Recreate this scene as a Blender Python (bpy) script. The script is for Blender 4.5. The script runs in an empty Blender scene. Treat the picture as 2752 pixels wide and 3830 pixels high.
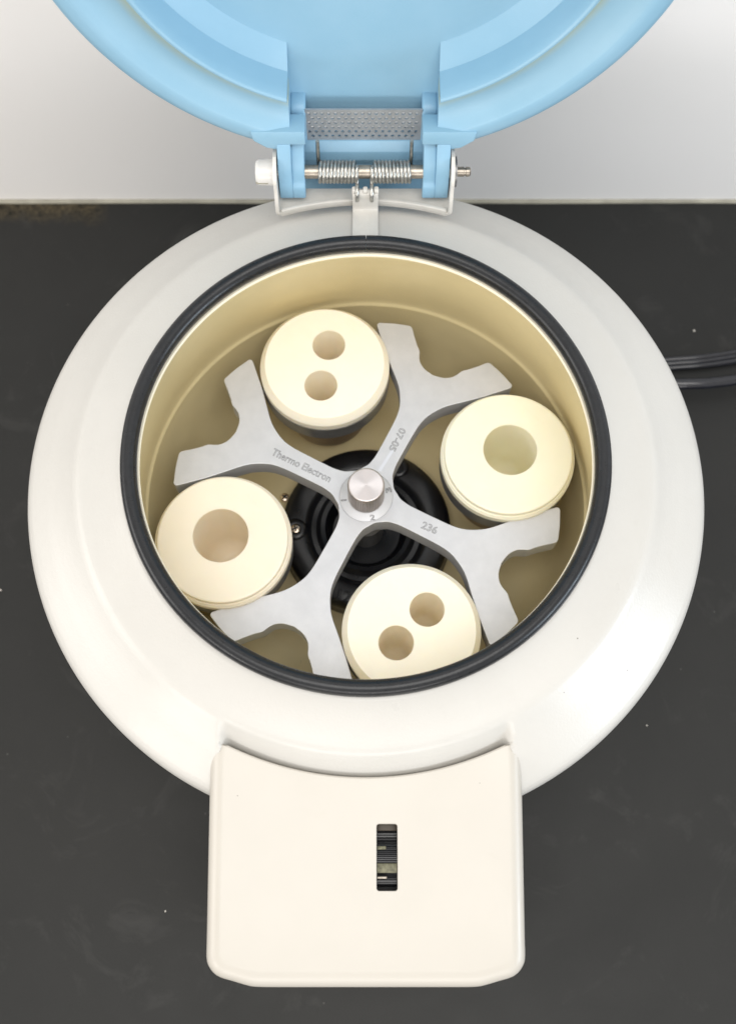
import bpy, bmesh, math, random
from math import sin, cos, pi, radians, sqrt, atan2, hypot
from mathutils import Vector, Matrix
random.seed(7)
S = bpy.context.scene
COL = S.collection
# ------------------------------------------------------------------ camera (units: metres, z = 0 is the top face of the rotor)
PITCH = 0.3114
cd = bpy.data.cameras.new("camera"); cam = bpy.data.objects.new("camera", cd); COL.objects.link(cam)
cam.location = (0.0011, -0.2096, 0.6212); cam.rotation_euler = (PITCH, 0, 0)
cd.sensor_fit = 'VERTICAL'; cd.sensor_height = 36.0; cd.sensor_width = 36.0
cd.lens = 36.0 * 4190 / 3830
cd.clip_start = 0.01; cd.clip_end = 50
cd.dof.use_dof = True; cd.dof.focus_distance = 0.60; cd.dof.aperture_fstop = 8.0
S.camera = cam
# ------------------------------------------------------------------ world: dim room bounce light
w = bpy.data.worlds.new("World"); S.world = w; w.use_nodes = True
bg = w.node_tree.nodes["Background"]; bg.inputs[0].default_value = (0.92, 0.89, 0.85, 1); bg.inputs[1].default_value = 0.76
S.cycles.diffuse_bounces = 10; S.cycles.max_bounces = 16; S.cycles.glossy_bounces = 6
S.view_settings.view_transform = 'Standard'; S.view_settings.look = 'None'
S.view_settings.exposure = 0.37; S.view_settings.gamma = 1.0
# ------------------------------------------------------------------ lamps of the room, plus an added front fill
def area(name, loc, target, sx, sy, power, col):
    l = bpy.data.lights.new(name, 'AREA'); l.shape = 'RECTANGLE'; l.size = sx; l.size_y = sy
    l.energy = power; l.color = col
    o = bpy.data.objects.new(name, l); COL.objects.link(o); o.location = loc
    d = Vector(target) - Vector(loc); o.rotation_euler = d.to_track_quat('-Z', 'Y').to_euler()
    return o
area("ceiling_light", (0.10, -0.55, 2.0), (0, 0, 0), 1.7, 1.1, 19, (1.0, 0.98, 0.95))
area("added_front_fill", (0.0, -2.5, 0.45), (0, 0, 0.05), 2.0, 0.5, 13, (1.0, 0.97, 0.94))  # added low front fill to lift overall brightness, not a known window
area("right_window_light", (2.1, -0.95, 0.42), (0, 0, 0), 1.1, 0.6, 17, (0.74, 0.87, 1.0))
area("left_window_light", (-2.1, -0.40, 0.70), (0, 0, 0), 1.3, 0.9, 11, (1.0, 0.98, 0.95))
area("room_light", (-1.55, -1.65, 0.50), (0, 0, 0), 0.7, 0.4, 6, (1.0, 0.97, 0.93))

BENCH_Z = -0.14
WALL_Y = 0.2915
# ------------------------------------------------------------------ object helpers
def tag(o, label=None, cat=None, group=None, kind=None):
    if label: o['label'] = label
    if cat: o['category'] = cat
    if group: o['group'] = group
    if kind: o['kind'] = kind
    return o
def empty(name, loc=(0, 0, 0)):
    o = bpy.data.objects.new(name, None); o.empty_display_size = 0.01; COL.objects.link(o); o.location = loc
    return o
def link(name, me, mat=None, parent=None, mtx=None):
    o = bpy.data.objects.new(name, me); COL.objects.link(o)
    if mat is not None:
        me.materials.clear(); me.materials.append(mat)
    if mtx is not None: me.transform(mtx)
    if parent is not None:
        o.parent = parent
        off = Vector((0, 0, 0)); q = parent
        while q: off += q.location; q = q.parent
        if off.length > 0: me.transform(Matrix.Translation(-off))
    return o
def smooth(me, ang=35):
    for p in me.polygons: p.use_smooth = True
    bm = bmesh.new(); bm.from_mesh(me)
    a = radians(ang)
    for e in bm.edges:
        if len(e.link_faces) == 2:
            e.smooth = e.calc_face_angle(0) < a
    bm.to_mesh(me); bm.free()
    return me
def mesh_from(verts, faces, name="m", ang=35, recalc=True):
    me = bpy.data.meshes.new(name); me.from_pydata(verts, [], faces); me.update()
    if recalc:
        bm = bmesh.new(); bm.from_mesh(me); bmesh.ops.recalc_face_normals(bm, faces=bm.faces); bm.to_mesh(me); bm.free()
    return smooth(me, ang)
def lathe(prof, n=96, c=(0, 0), a0=0.0, a1=2 * pi, ang=35, close=False):
    """prof: list of (r, z)."""
    full = abs(a1 - a0 - 2 * pi) < 1e-6
    cols = n if full else n + 1
    V = []; F = []; idx = []
    for (r, z) in prof:
        if r < 1e-7:
            V.append((c[0], c[1], z)); idx.append([len(V) - 1] * cols)
        else:
            row = []
            for i in range(cols):
                t = a0 + (a1 - a0) * i / n
                V.append((c[0] + r * cos(t), c[1] + r * sin(t), z)); row.append(len(V) - 1)
            idx.append(row)
    m = len(prof)
    for j in range(m if close else m - 1):
        A = idx[j]; B = idx[(j + 1) % m]
        for i in range(n):
            k = (i + 1) % cols
            f = [A[i], A[k], B[k], B[i]]
            g = []
            for q in f:
                if q not in g: g.append(q)
            if len(g) > 2: F.append(g)
    if not full and close:
        F.append([idx[j][0] for j in range(m)]); F.append([idx[j][-1] for j in range(m)][::-1])
    return mesh_from(V, F, ang=ang)
def tube(pts, r, n=12, closed=False, prof=None, twist=0.0):
    P = [Vector(p) for p in pts]; V = []; F = []
    up = Vector((0.13, 0.21, 1)).normalized()
    T0 = (P[1] - P[0]).normalized(); N = (up - T0 * up.dot(T0)).normalized()
    m = len(P); ring = []
    for i in range(m):
        T = (P[min(i + 1, m - 1)] - P[max(i - 1, 0)])
        if closed: T = P[(i + 1) % m] - P[(i - 1) % m]
        T.normalize()
        N = (N - T * N.dot(T)).normalized(); B = T.cross(N)
        row = []
        a_off = twist * i / (m - 1)
        pr = prof or [(r * cos(2 * pi * k / n), r * sin(2 * pi * k / n)) for k in range(n)]
        for (a, b) in pr:
            a2 = a * cos(a_off) - b * sin(a_off); b2 = a * sin(a_off) + b * cos(a_off)
            V.append(tuple(P[i] + N * a2 + B * b2)); row.append(len(V) - 1)
        ring.append(row)
    n = len(ring[0])
    for i in range(m if closed else m - 1):
        A = ring[i]; B2 = ring[(i + 1) % m]
        for k in range(n): F.append([A[k], A[(k + 1) % n], B2[(k + 1) % n], B2[k]])
    if not closed: F.append(ring[0][::-1]); F.append(ring[-1])
    return mesh_from(V, F, ang=50)
def join(*mes):
    bm = bmesh.new()
    for me in mes: bm.from_mesh(me)
    out = bpy.data.meshes.new("m"); bm.to_mesh(out); bm.free()
    return out
def bevel_mesh(me, wdt, seg=2, ang=30):
    bm = bmesh.new(); bm.from_mesh(me)
    bmesh.ops.remove_doubles(bm, verts=bm.verts, dist=1e-7)
    ed = [e for e in bm.edges if len(e.link_faces) == 2 and e.calc_face_angle(0) > radians(ang)]
    bmesh.ops.bevel(bm, geom=ed, offset=wdt, segments=seg, profile=0.5, affect='EDGES', clamp_overlap=True)
    bmesh.ops.recalc_face_normals(bm, faces=bm.faces)
    bm.to_mesh(me); bm.free()
    return smooth(me, 40)
def box(x0, x1, y0, y1, z0, z1, bev=0.0, seg=2):
    V = [(x, y, z) for x in (x0, x1) for y in (y0, y1) for z in (z0, z1)]
    F = [(0, 1, 3, 2), (4, 6, 7, 5), (0, 4, 5, 1), (2, 3, 7, 6), (0, 2, 6, 4), (1, 5, 7, 3)]
    me = mesh_from(V, F)
    return bevel_mesh(me, bev, seg) if bev else me
def prism(poly, a0, a1, axis='x', bev=0.0, seg=2):
    """poly in the other two axes; extruded a0..a1 along axis."""
    def P(a, p):
        if axis == 'x': return (a, p[0], p[1])
        if axis == 'y': return (p[0], a, p[1])
        return (p[0], p[1], a)
    n = len(poly)
    V = [P(a0, p) for p in poly] + [P(a1, p) for p in poly]
    F = [list(range(n))[::-1], list(range(n, 2 * n))] + [[i, (i + 1) % n, n + (i + 1) % n, n + i] for i in range(n)]
    me = mesh_from(V, F)
    return bevel_mesh(me, bev, seg) if bev else me
def offset_poly(p, d):
    n = len(p); out = []
    area2 = sum(p[i][0] * p[(i + 1) % n][1] - p[(i + 1) % n][0] * p[i][1] for i in range(n))
    sg = 1 if area2 > 0 else -1
    for i in range(n):
        a = Vector(p[i - 1]); b = Vector(p[i]); c = Vector(p[(i + 1) % n])
        t1 = (b - a).normalized(); t2 = (c - b).normalized()
        n1 = Vector((t1.y, -t1.x)) * sg; n2 = Vector((t2.y, -t2.x)) * sg
        nn = (n1 + n2)
        L = max(nn.length, 1e-6); nn /= L
        k = min(1.0 / max(nn.dot(n1), 0.3), 1.8)
        out.append((b.x + nn.x * d * k, b.y + nn.y * d * k))
    return out
def capped(outer, holes, rings, hole_rings, hole_floor=None, ang=30, bottom=True):
    """flat top at z=0 with holes; rings: (outward offset, z) on the outline, hole_rings the same for every hole (offset positive = smaller hole)."""
    bm = bmesh.new()
    def loop(pts, z): return [bm.verts.new((x, y, z)) for x, y in pts]
    allE = []
    L0 = loop(outer, 0)
    H0 = [loop(h, 0) for h in holes]
    for L in [L0] + H0:
        for i in range(len(L)): allE.append(bm.edges.new((L[i], L[(i + 1) % len(L)])))
    bmesh.ops.triangle_fill(bm, use_beauty=True, use_dissolve=False, edges=allE)
    def bridge(A, B):
        n = len(A)
        for i in range(n): bm.faces.new((A[i], A[(i + 1) % n], B[(i + 1) % n], B[i]))
    prev = L0
    for (d, z) in rings:
        cur = loop(offset_poly(outer, d), z); bridge(prev, cur); prev = cur
    if bottom: bm.faces.new(prev)
    for h, H in zip(holes, H0):
        prev = H
        for (d, z) in hole_rings:
            cur = loop(offset_poly(h, -d), z); bridge(prev, cur); prev = cur
        if hole_floor is not None: bm.faces.new(prev)
    bmesh.ops.recalc_face_normals(bm, faces=bm.faces)
    for f in bm.faces: f.smooth = True
    for e in bm.edges:
        if len(e.link_faces) == 2: e.smooth = e.calc_face_angle(0) < radians(ang)
    for e in allE:
        if e.is_valid: e.smooth = False
    me = bpy.data.meshes.new("m"); bm.to_mesh(me); bm.free()
    return me
def circle_pts(cx, cy, r, n=64): return [(cx + r * cos(2 * pi * i / n), cy + r * sin(2 * pi * i / n)) for i in range(n)]
def catmull(pts, k=6, sharp=()):
    out = []; n = len(pts)
    for i in range(n - 1):
        p1 = Vector(pts[i]); p2 = Vector(pts[i + 1])
        p0 = Vector(pts[i - 1]) if i > 0 and i not in sharp else p1
        p3 = Vector(pts[i + 2]) if i + 2 < n and (i + 1) not in sharp else p2
        for j in range(k):
            t = j / k
            q = 0.5 * ((2 * p1) + (p2 - p0) * t + (2 * p0 - 5 * p1 + 4 * p2 - p3) * t * t + (3 * p1 - p0 - 3 * p2 + p3) * t ** 3)
            out.append(tuple(q))
    out.append(tuple(pts[-1]))
    return out
def text_mesh(txt, size, outline=0.00012, space=1.0):
    """lettering drawn by its outline, as an engraving tool leaves it"""
    cu = bpy.data.curves.new("t", 'FONT'); cu.body = txt; cu.size = size; cu.align_x = 'LEFT'; cu.space_character = space
    cu.fill_mode = 'NONE'; cu.bevel_depth = outline; cu.bevel_resolution = 1; cu.resolution_u = 4
    o = bpy.data.objects.new("t", cu); COL.objects.link(o)
    dg = bpy.context.evaluated_depsgraph_get()
    me = bpy.data.meshes.new_from_object(o.evaluated_get(dg))
    bpy.data.objects.remove(o); bpy.data.curves.remove(cu)
    return me
def boolean(me, cutter):
    a = bpy.data.objects.new("a", me); b = bpy.data.objects.new("b", cutter)
    COL.objects.link(a); COL.objects.link(b)
    m = a.modifiers.new("m", 'BOOLEAN'); m.operation = 'DIFFERENCE'; m.object = b; m.solver = 'EXACT'
    dg = bpy.context.evaluated_depsgraph_get()
    out = bpy.data.meshes.new_from_object(a.evaluated_get(dg))
    bpy.data.objects.remove(a); bpy.data.objects.remove(b)
    return smooth(out, 30)

# ------------------------------------------------------------------ materials
def nt(name):
    m = bpy.data.materials.new(name); m.use_nodes = True
    t = m.node_tree; return m, t, t.nodes["Principled BSDF"]
def N(t, kind, **kw):
    n = t.nodes.new(kind)
    for k, v in kw.items(): setattr(n, k, v)
    return n
def noise(t, scale, detail=4, rough=0.5, coord='Object', dist=0.0):
    tc = N(t, 'ShaderNodeTexCoord'); nz = N(t, 'ShaderNodeTexNoise')
    nz.inputs['Scale'].default_value = scale; nz.inputs['Detail'].default_value = detail
    nz.inputs['Roughness'].default_value = rough; nz.inputs['Distortion'].default_value = dist
    t.links.new(tc.outputs[coord], nz.inputs['Vector']); return nz
def ramp(t, src, stops):
    r = N(t, 'ShaderNodeValToRGB'); e = r.color_ramp.elements
    while len(e) < len(stops): e.new(0.5)
    for i, (p, c) in enumerate(stops):
        e[i].position = p; e[i].color = c if len(c) == 4 else (*c, 1)
    t.links.new(src, r.inputs[0]); return r
def bump(t, b, src, strength, dist, prev=None):
    n = N(t, 'ShaderNodeBump'); n.inputs['Strength'].default_value = strength; n.inputs['Distance'].default_value = dist
    t.links.new(src, n.inputs['Height'])
    if prev: t.links.new(prev.outputs[0], n.inputs['Normal'])
    t.links.new(n.outputs[0], b.inputs['Normal']); return n
def mix(t, fac, a, b):
    m = N(t, 'ShaderNodeMix', data_type='RGBA')
    for inp, v in ((0, fac), (6, a), (7, b)):
        if isinstance(v, (int, float)): m.inputs[inp].default_value = v
        elif isinstance(v, tuple): m.inputs[inp].default_value = (*v, 1) if len(v) == 3 else v
        else: t.links.new(v, m.inputs[inp])
    return m.outputs[2]
def math_(t, op, a, b=None, clamp=False):
    m = N(t, 'ShaderNodeMath', operation=op); m.use_clamp = clamp
    for i, v in enumerate((a, b)):
        if v is None: continue
        if isinstance(v, (int, float)): m.inputs[i].default_value = v
        else: t.links.new(v, m.inputs[i])
    return m.outputs[0]
def simple(name, col, rough=0.5, smudge=0.0, scratch=0.0, metal=0.0, var=0.06, vscale=60, bstr=0.0, bscale=900, bdist=0.0002, rvar=0.08, spec=0.5, sss=0.0, sssr=(1, .8, .5), sscale=0.01, speck=0.0, speck_col=(.08, .06, .035), coat=0.0):
    m, t, b = nt(name)
    n1 = noise(t, vscale, 5, 0.6)
    lo = tuple(c * (1 - var) for c in col); hi = tuple(min(1, c * (1 + var)) for c in col)
    r = ramp(t, n1.outputs[0], [(0.3, lo), (0.7, hi)])
    c = r.outputs[0]
    if speck:
        v = N(t, 'ShaderNodeTexVoronoi'); v.inputs['Scale'].default_value = 140
        tc = N(t, 'ShaderNodeTexCoord'); t.links.new(tc.outputs['Object'], v.inputs['Vector'])
        sel = N(t, 'ShaderNodeSeparateColor'); t.links.new(v.outputs['Color'], sel.inputs[0])
        big = math_(t, 'LESS_THAN', sel.outputs[0], speck)
        sm = math_(t, 'LESS_THAN', v.outputs['Distance'], 0.055)
        c = mix(t, math_(t, 'MULTIPLY', math_(t, 'MULTIPLY', big, sm), 0.7), c, speck_col)
    if smudge:
        sm_ = ramp(t, noise(t, 38, 7, 0.72, dist=1.2).outputs[0], [(0.60, (0, 0, 0)), (0.78, (1, 1, 1))])
        c = mix(t, math_(t, 'MULTIPLY', sm_.outputs[0], smudge), c, tuple(q * k_ for q, k_ in zip(col, (0.72, 0.66, 0.56))))
    if scratch:
        for rz_, sc_ in ((0.4, 95), (2.0, 120)):
            tc_ = N(t, 'ShaderNodeTexCoord'); mp_ = N(t, 'ShaderNodeMapping'); mp_.inputs['Rotation'].default_value = (0, 0, rz_); mp_.inputs['Scale'].default_value = (1, 0.06, 1)
            t.links.new(tc_.outputs['Object'], mp_.inputs[0])
            v_ = N(t, 'ShaderNodeTexVoronoi'); v_.inputs['Scale'].default_value = sc_; t.links.new(mp_.outputs[0], v_.inputs['Vector'])
            s_n = N(t, 'ShaderNodeSeparateColor'); t.links.new(v_.outputs['Color'], s_n.inputs[0])
            q_ = math_(t, 'MULTIPLY', math_(t, 'LESS_THAN', v_.outputs['Distance'], 0.03), math_(t, 'LESS_THAN', s_n.outputs[1], 0.09))
            c = mix(t, math_(t, 'MULTIPLY', q_, scratch), c, tuple(q * 0.55 for q in col))
    t.links.new(c, b.inputs['Base Color'])
    n2 = noise(t, vscale * 1.7, 4)
    mr = N(t, 'ShaderNodeMapRange'); mr.inputs[3].default_value = max(0.02, rough - rvar); mr.inputs[4].default_value = min(1, rough + rvar)
    t.links.new(n2.outputs[0], mr.inputs[0]); t.links.new(mr.outputs[0], b.inputs['Roughness'])
    b.inputs['Metallic'].default_value = metal
    b.inputs['Specular IOR Level'].default_value = spec
    b.inputs['Coat Weight'].default_value = coat
    if sss:
        b.inputs['Subsurface Weight'].default_value = sss; b.inputs['Subsurface Radius'].default_value = sssr; b.inputs['Subsurface Scale'].default_value = sscale
    if bstr:
        n3 = noise(t, bscale, 3, 0.55); bump(t, b, n3.outputs[0], bstr, bdist)
    return m
M = {}
M['housing'] = simple('white_textured_paint', (0.525, 0.512, 0.482), 0.32, var=0.02, vscale=22, bstr=0.35, bscale=650, bdist=0.00025, speck=0.02, smudge=0.10, scratch=0.30, rvar=0.10)
M['panel'] = simple('cream_plastic', (0.495, 0.467, 0.418), 0.36, var=0.015, vscale=14, bstr=0.12, bscale=1400, bdist=0.0001, speck=0.012, smudge=0.08, scratch=0.25, rvar=0.12)
M['bracket'] = simple('white_bracket_paint', (0.62, 0.60, 0.56), 0.36, var=0.04, vscale=160, speck=0.05, smudge=0.25)
M['bowl'] = simple('tan_bowl_paint', (0.72, 0.62, 0.37), 0.38, var=0.04, vscale=25, bstr=0.12, bscale=700, bdist=0.0002, speck=0.03, smudge=0.22, scratch=0.3)
M['bowl_lip'] = simple('pale_bowl_lip', (0.80, 0.74, 0.60), 0.4)
M['rubber'] = simple('black_rubber', (0.009, 0.010, 0.012), 0.30, var=0.25, vscale=240, bstr=0.25, bscale=900, bdist=0.00015, rvar=0.1, spec=0.4)
M['boot'] = simple('black_moulded_plastic', (0.006, 0.0066, 0.009), 0.30, var=0.3, vscale=80, bstr=0.15, bscale=900, bdist=0.0001)
M['dark_steel'] = simple('dull_dark_steel', (0.23, 0.23, 0.23), 0.42, metal=0.85, var=0.12, vscale=180)
M['bucket'] = simple('grey_steel_bucket', (0.36, 0.36, 0.36), 0.42, metal=0.8, var=0.15, vscale=120)
M['bucket_body'] = simple('dull_bronze_bucket', (0.36, 0.26, 0.16), 0.45, metal=0.2, var=0.1, vscale=60)
M['chrome'] = simple('zinc_plated_wire', (0.43, 0.425, 0.40), 0.33, metal=1.0, var=0.35, vscale=420, rvar=0.1)
M['shaft'] = simple('worn_steel_pin', (0.38, 0.34, 0.29), 0.38, metal=1.0, var=0.25, vscale=300)
M['screen'] = simple('perforated_steel', (0.40, 0.42, 0.44), 0.45, metal=0.6, var=0.1, vscale=200)
M['engrave'] = simple('engraved_line', (0.13, 0.13, 0.135), 0.5, metal=0.4)
M['mark'] = simple('milled_flat', (0.62, 0.63, 0.67), 0.38, metal=1.0)
M['screw'] = simple('brass_tinted_screw', (0.72, 0.60, 0.47), 0.28, metal=1.0, var=0.2, vscale=300)
M['black'] = simple('black_recess', (0.006, 0.006, 0.007), 0.4)
M['cord'] = simple('black_vinyl_cord', (0.006, 0.007, 0.012), 0.13, var=0.2, vscale=60, rvar=0.03, spec=0.5, coat=0.4)
M['crumb'] = simple('pale_crumb', (0.68, 0.64, 0.58), 0.7, var=0.2, vscale=600)
M['trim'] = simple('tan_grey_trim', (0.30, 0.285, 0.23), 0.6, var=0.2, vscale=60)
M['strip'] = simple('greenish_dirty_strip', (0.13, 0.125, 0.08), 0.5, metal=0.3, var=0.5, vscale=500)
def nylon(name, col, sss=0.35, speck=0.05):
    return simple(name, col, 0.36, var=0.02, vscale=40, bstr=0.08, bscale=1200, bdist=0.0001, sss=sss, sssr=(1.0, 0.8, 0.5), sscale=0.004, speck=speck, smudge=0.12, scratch=0.2)
M['nylon_a'] = nylon('cream_nylon', (0.95, 0.89, 0.765), 0.35)
M['nylon_b'] = nylon('yellowed_nylon', (0.88, 0.85, 0.695), 0.35)
M['nylon_c'] = nylon('tan_nylon', (0.88, 0.81, 0.68), 0.35)
# aluminium of the rotor: bead blasted, faint scratches
m, t, b = nt('blasted_aluminium')
n1 = noise(t, 90, 6, 0.65); r = ramp(t, n1.outputs[0], [(0.25, (0.53, 0.54, 0.57)), (0.75, (0.62, 0.63, 0.66))])
n1b = noise(t, 2200, 2, 0.5)
c = mix(t, math_(t, 'MULTIPLY', n1b.outputs[0], 0.25), r.outputs[0], (0.55, 0.56, 0.58))
t.links.new(c, b.inputs['Base Color']); b.inputs['Metallic'].default_value = 0.5; b.inputs['Roughness'].default_value = 0.52
bump(t, b, noise(t, 1500, 3, 0.6).outputs[0], 0.22, 0.0001); M['alu'] = m
# knob: turned face with radial sheen
m, t, b = nt('turned_aluminium')
b.inputs['Base Color'].default_value = (0.62, 0.58, 0.575, 1); b.inputs['Metallic'].default_value = 1; b.inputs['Roughness'].default_value = 0.42
b.inputs['Anisotropic'].default_value = 0.7
tg = N(t, 'ShaderNodeTangent', direction_type='RADIAL', axis='Z'); t.links.new(tg.outputs[0], b.inputs['Tangent'])
tc = N(t, 'ShaderNodeTexCoord'); vm = N(t, 'ShaderNodeVectorMath', operation='LENGTH'); t.links.new(tc.outputs['Object'], vm.inputs[0])
sn = math_(t, 'SINE', math_(t, 'MULTIPLY', vm.outputs['Value'], 9000)); bump(t, b, sn, 0.05, 0.00003); M['turned'] = m
# lid plastic: pale blue, yellowed grime where the rim meets the sealing ridge
m, t, b = nt('pale_blue_plastic')
tc = N(t, 'ShaderNodeTexCoord'); sp = N(t, 'ShaderNodeSeparateXYZ'); t.links.new(tc.outputs['Object'], sp.inputs[0])
n1 = noise(t, 18, 4, 0.6); r1 = ramp(t, n1.outputs[0], [(0.3, (0.215, 0.395, 0.530)), (0.7, (0.250, 0.430, 0.565))])
vx = N(t, 'ShaderNodeVectorMath', operation='SUBTRACT'); vx.inputs[1].default_value = (0, 0.169, 0); t.links.new(tc.outputs['Object'], vx.inputs[0])
ml = N(t, 'ShaderNodeVectorMath', operation='MULTIPLY'); ml.inputs[1].default_value = (1, 1, 0); t.links.new(vx.outputs[0], ml.inputs[0])
ln = N(t, 'ShaderNodeVectorMath', operation='LENGTH'); t.links.new(ml.outputs[0], ln.inputs[0])
n2 = noise(t, 34, 4, 0.6)
rr = math_(t, 'ADD', ln.outputs['Value'], math_(t, 'MULTIPLY', math_(t, 'SUBTRACT', n2.outputs[0], 0.5), 0.004))
mr = N(t, 'ShaderNodeMapRange'); mr.inputs[1].default_value = 0.1275; mr.inputs[2].default_value = 0.1365; mr.inputs[3].default_value = 1; mr.inputs[4].default_value = 0
t.links.new(rr, mr.inputs[0])
inn = math_(t, 'GREATER_THAN', ln.outputs['Value'], 0.1268)
up = math_(t, 'GREATER_THAN', sp.outputs[2], -0.02)
msk = math_(t, 'MULTIPLY', math_(t, 'MULTIPLY', mr.outputs[0], inn), up)
msk = math_(t, 'MULTIPLY', msk, math_(t, 'ADD', 0.50, math_(t, 'MULTIPLY', n2.outputs[0], 0.75)))
c = mix(t, msk, r1.outputs[0], (0.44, 0.43, 0.20))
# grey rub marks
n5 = noise(t, 55, 6, 0.7, dist=1.5); rb = ramp(t, n5.outputs[0], [(0.66, (0, 0, 0)), (0.80, (1, 1, 1))])
c = mix(t, math_(t, 'MULTIPLY', rb.outputs[0], 0.22), c, (0.22, 0.33, 0.42))
t.links.new(c, b.inputs['Base Color'])
b.inputs['Roughness'].default_value = 0.38
bump(t, b, noise(t, 800, 3, 0.5).outputs[0], 0.22, 0.0002); M['blue'] = m
M['blue_plain'] = simple('blue_hinge_plastic', (0.220, 0.400, 0.545), 0.40, var=0.05, vscale=70, bstr=0.15, bscale=900)
# bench top: black epoxy resin with faint mottling, scratches and grime by the wall
m, t, b = nt('black_bench_resin')
tc = N(t, 'ShaderNodeTexCoord'); sp = N(t, 'ShaderNodeSeparateXYZ'); t.links.new(tc.outputs['Object'], sp.inputs[0])
n1 = noise(t, 5, 5, 0.6); r1 = ramp(t, n1.outputs[0], [(0.3, (0.009, 0.0095, 0.009)), (0.7, (0.016, 0.016, 0.015))])
n2 = noise(t, 900, 3, 0.7); c = mix(t, math_(t, 'MULTIPLY', n2.outputs[0], 0.30), r1.outputs[0], (0.040, 0.039, 0.037))
# grime patch near the wall on the left
g1 = noise(t, 60, 6, 0.7)
gy = N(t, 'ShaderNodeMapRange'); gy.inputs[1].default_value = WALL_Y - 0.021; gy.inputs[2].default_value = WALL_Y - 0.008; t.links.new(math_(t, 'ADD', sp.outputs[1], math_(t, 'MULTIPLY', math_(t, 'SUBTRACT', g1.outputs[0], 0.5), 0.022)), gy.inputs[0])
gx = N(t, 'ShaderNodeMapRange'); gx.inputs[1].default_value = -0.200; gx.inputs[2].default_value = -0.215; t.links.new(sp.outputs[0], gx.inputs[0])
gm = math_(t, 'MULTIPLY', gy.outputs[0], gx.outputs[0])
gr = ramp(t, noise(t, 260, 5, 0.7).outputs[0], [(0.35, (0.006, 0.006, 0.003)), (0.70, (0.085, 0.066, 0.038))])
c = mix(t, math_(t, 'MULTIPLY', gm, 1.0), c, gr.outputs[0])
# scattered pale dust specks and short scuffs
def voro(t, vec, scale, thr, sel):
    v = N(t, 'ShaderNodeTexVoronoi'); v.inputs['Scale'].default_value = scale; t.links.new(vec, v.inputs['Vector'])
    s = N(t, 'ShaderNodeSeparateColor'); t.links.new(v.outputs['Color'], s.inputs[0])
    return math_(t, 'MULTIPLY', math_(t, 'LESS_THAN', v.outputs['Distance'], thr), math_(t, 'LESS_THAN', s.outputs[0], sel))
dust = voro(t, tc.outputs['Object'], 75, 0.05, 0.10)
mp = N(t, 'ShaderNodeMapping'); mp.inputs['Rotation'].default_value = (0, 0, 0.9); mp.inputs['Scale'].default_value = (1, 0.22, 1); t.links.new(tc.outputs['Object'], mp.inputs[0])
scuff = voro(t, mp.outputs[0], 60, 0.05, 0.05)
smr = ramp(t, noise(t, 16, 7, 0.7, dist=1.6).outputs[0], [(0.56, (0, 0, 0)), (0.74, (1, 1, 1))]); c = mix(t, math_(t, 'MULTIPLY', smr.outputs[0], 0.09), c, (0.16, 0.155, 0.15))
c = mix(t, math_(t, 'MULTIPLY', dust, 0.16), c, (0.26, 0.25, 0.24)); c = mix(t, math_(t, 'MULTIPLY', scuff, 0.18), c, (0.26, 0.25, 0.24))
t.links.new(c, b.inputs['Base Color']); rz = N(t, 'ShaderNodeMapRange'); rz.inputs[3].default_value = 0.40; rz.inputs[4].default_value = 0.62; t.links.new(noise(t, 9, 6, 0.65, dist=0.6).outputs[0], rz.inputs[0]); t.links.new(rz.outputs[0], b.inputs['Roughness']); b.inputs['Specular IOR Level'].default_value = 0.25
bump(t, b, noise(t, 1300, 3, 0.6).outputs[0], 0.15, 0.0002); M['bench'] = m
# wall: off-white paint, faint handling marks
m, t, b = nt('off_white_wall')
n1 = noise(t, 6, 5, 0.55); r1 = ramp(t, n1.outputs[0], [(0.3, (0.895, 0.88, 0.865)), (0.7, (0.915, 0.90, 0.89))])
n2 = noise(t, 90, 6, 0.75, dist=0.8); r2 = ramp(t, n2.outputs[0], [(0.68, (0, 0, 0)), (0.82, (1, 1, 1))])
c = mix(t, math_(t, 'MULTIPLY', r2.outputs[0], 0.14), r1.outputs[0], (0.50, 0.47, 0.46)); t.links.new(c, b.inputs['Base Color'])
b.inputs['Roughness'].default_value = 0.5; bump(t, b, noise(t, 300, 4, 0.6).outputs[0], 0.12, 0.0004); M['wall'] = m

# ------------------------------------------------------------------ the setting: bench top, wall
bench = link('bench_top', box(-2.0, 2.0, -1.6, WALL_Y + 0.02, BENCH_Z - 0.03, BENCH_Z), M['bench']); tag(bench, 'matte black laboratory bench top under the centrifuge', kind='structure')
wall = link('wall', box(-2.0, 2.0, WALL_Y, WALL_Y + 0.05, BENCH_Z + 0.0012, 1.1, 0.0015), M['wall']); tag(wall, 'plain off-white wall behind the bench', kind='structure')
tr = link('joint_bead', tube([(-2.0 + 4.0 * i / 60, WALL_Y - 0.0004 + 0.0003 * sin(i * 2.1), BENCH_Z + 0.0004) for i in range(61)], 0.0022, 8), M['trim'], wall)  # thin tan-grey bead along the joint of wall and bench

# ------------------------------------------------------------------ centrifuge
cf = empty('centrifuge', (0, 0, BENCH_Z))
tag(cf, 'round white benchtop centrifuge with its pale blue lid swung open', 'centrifuge')
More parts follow.
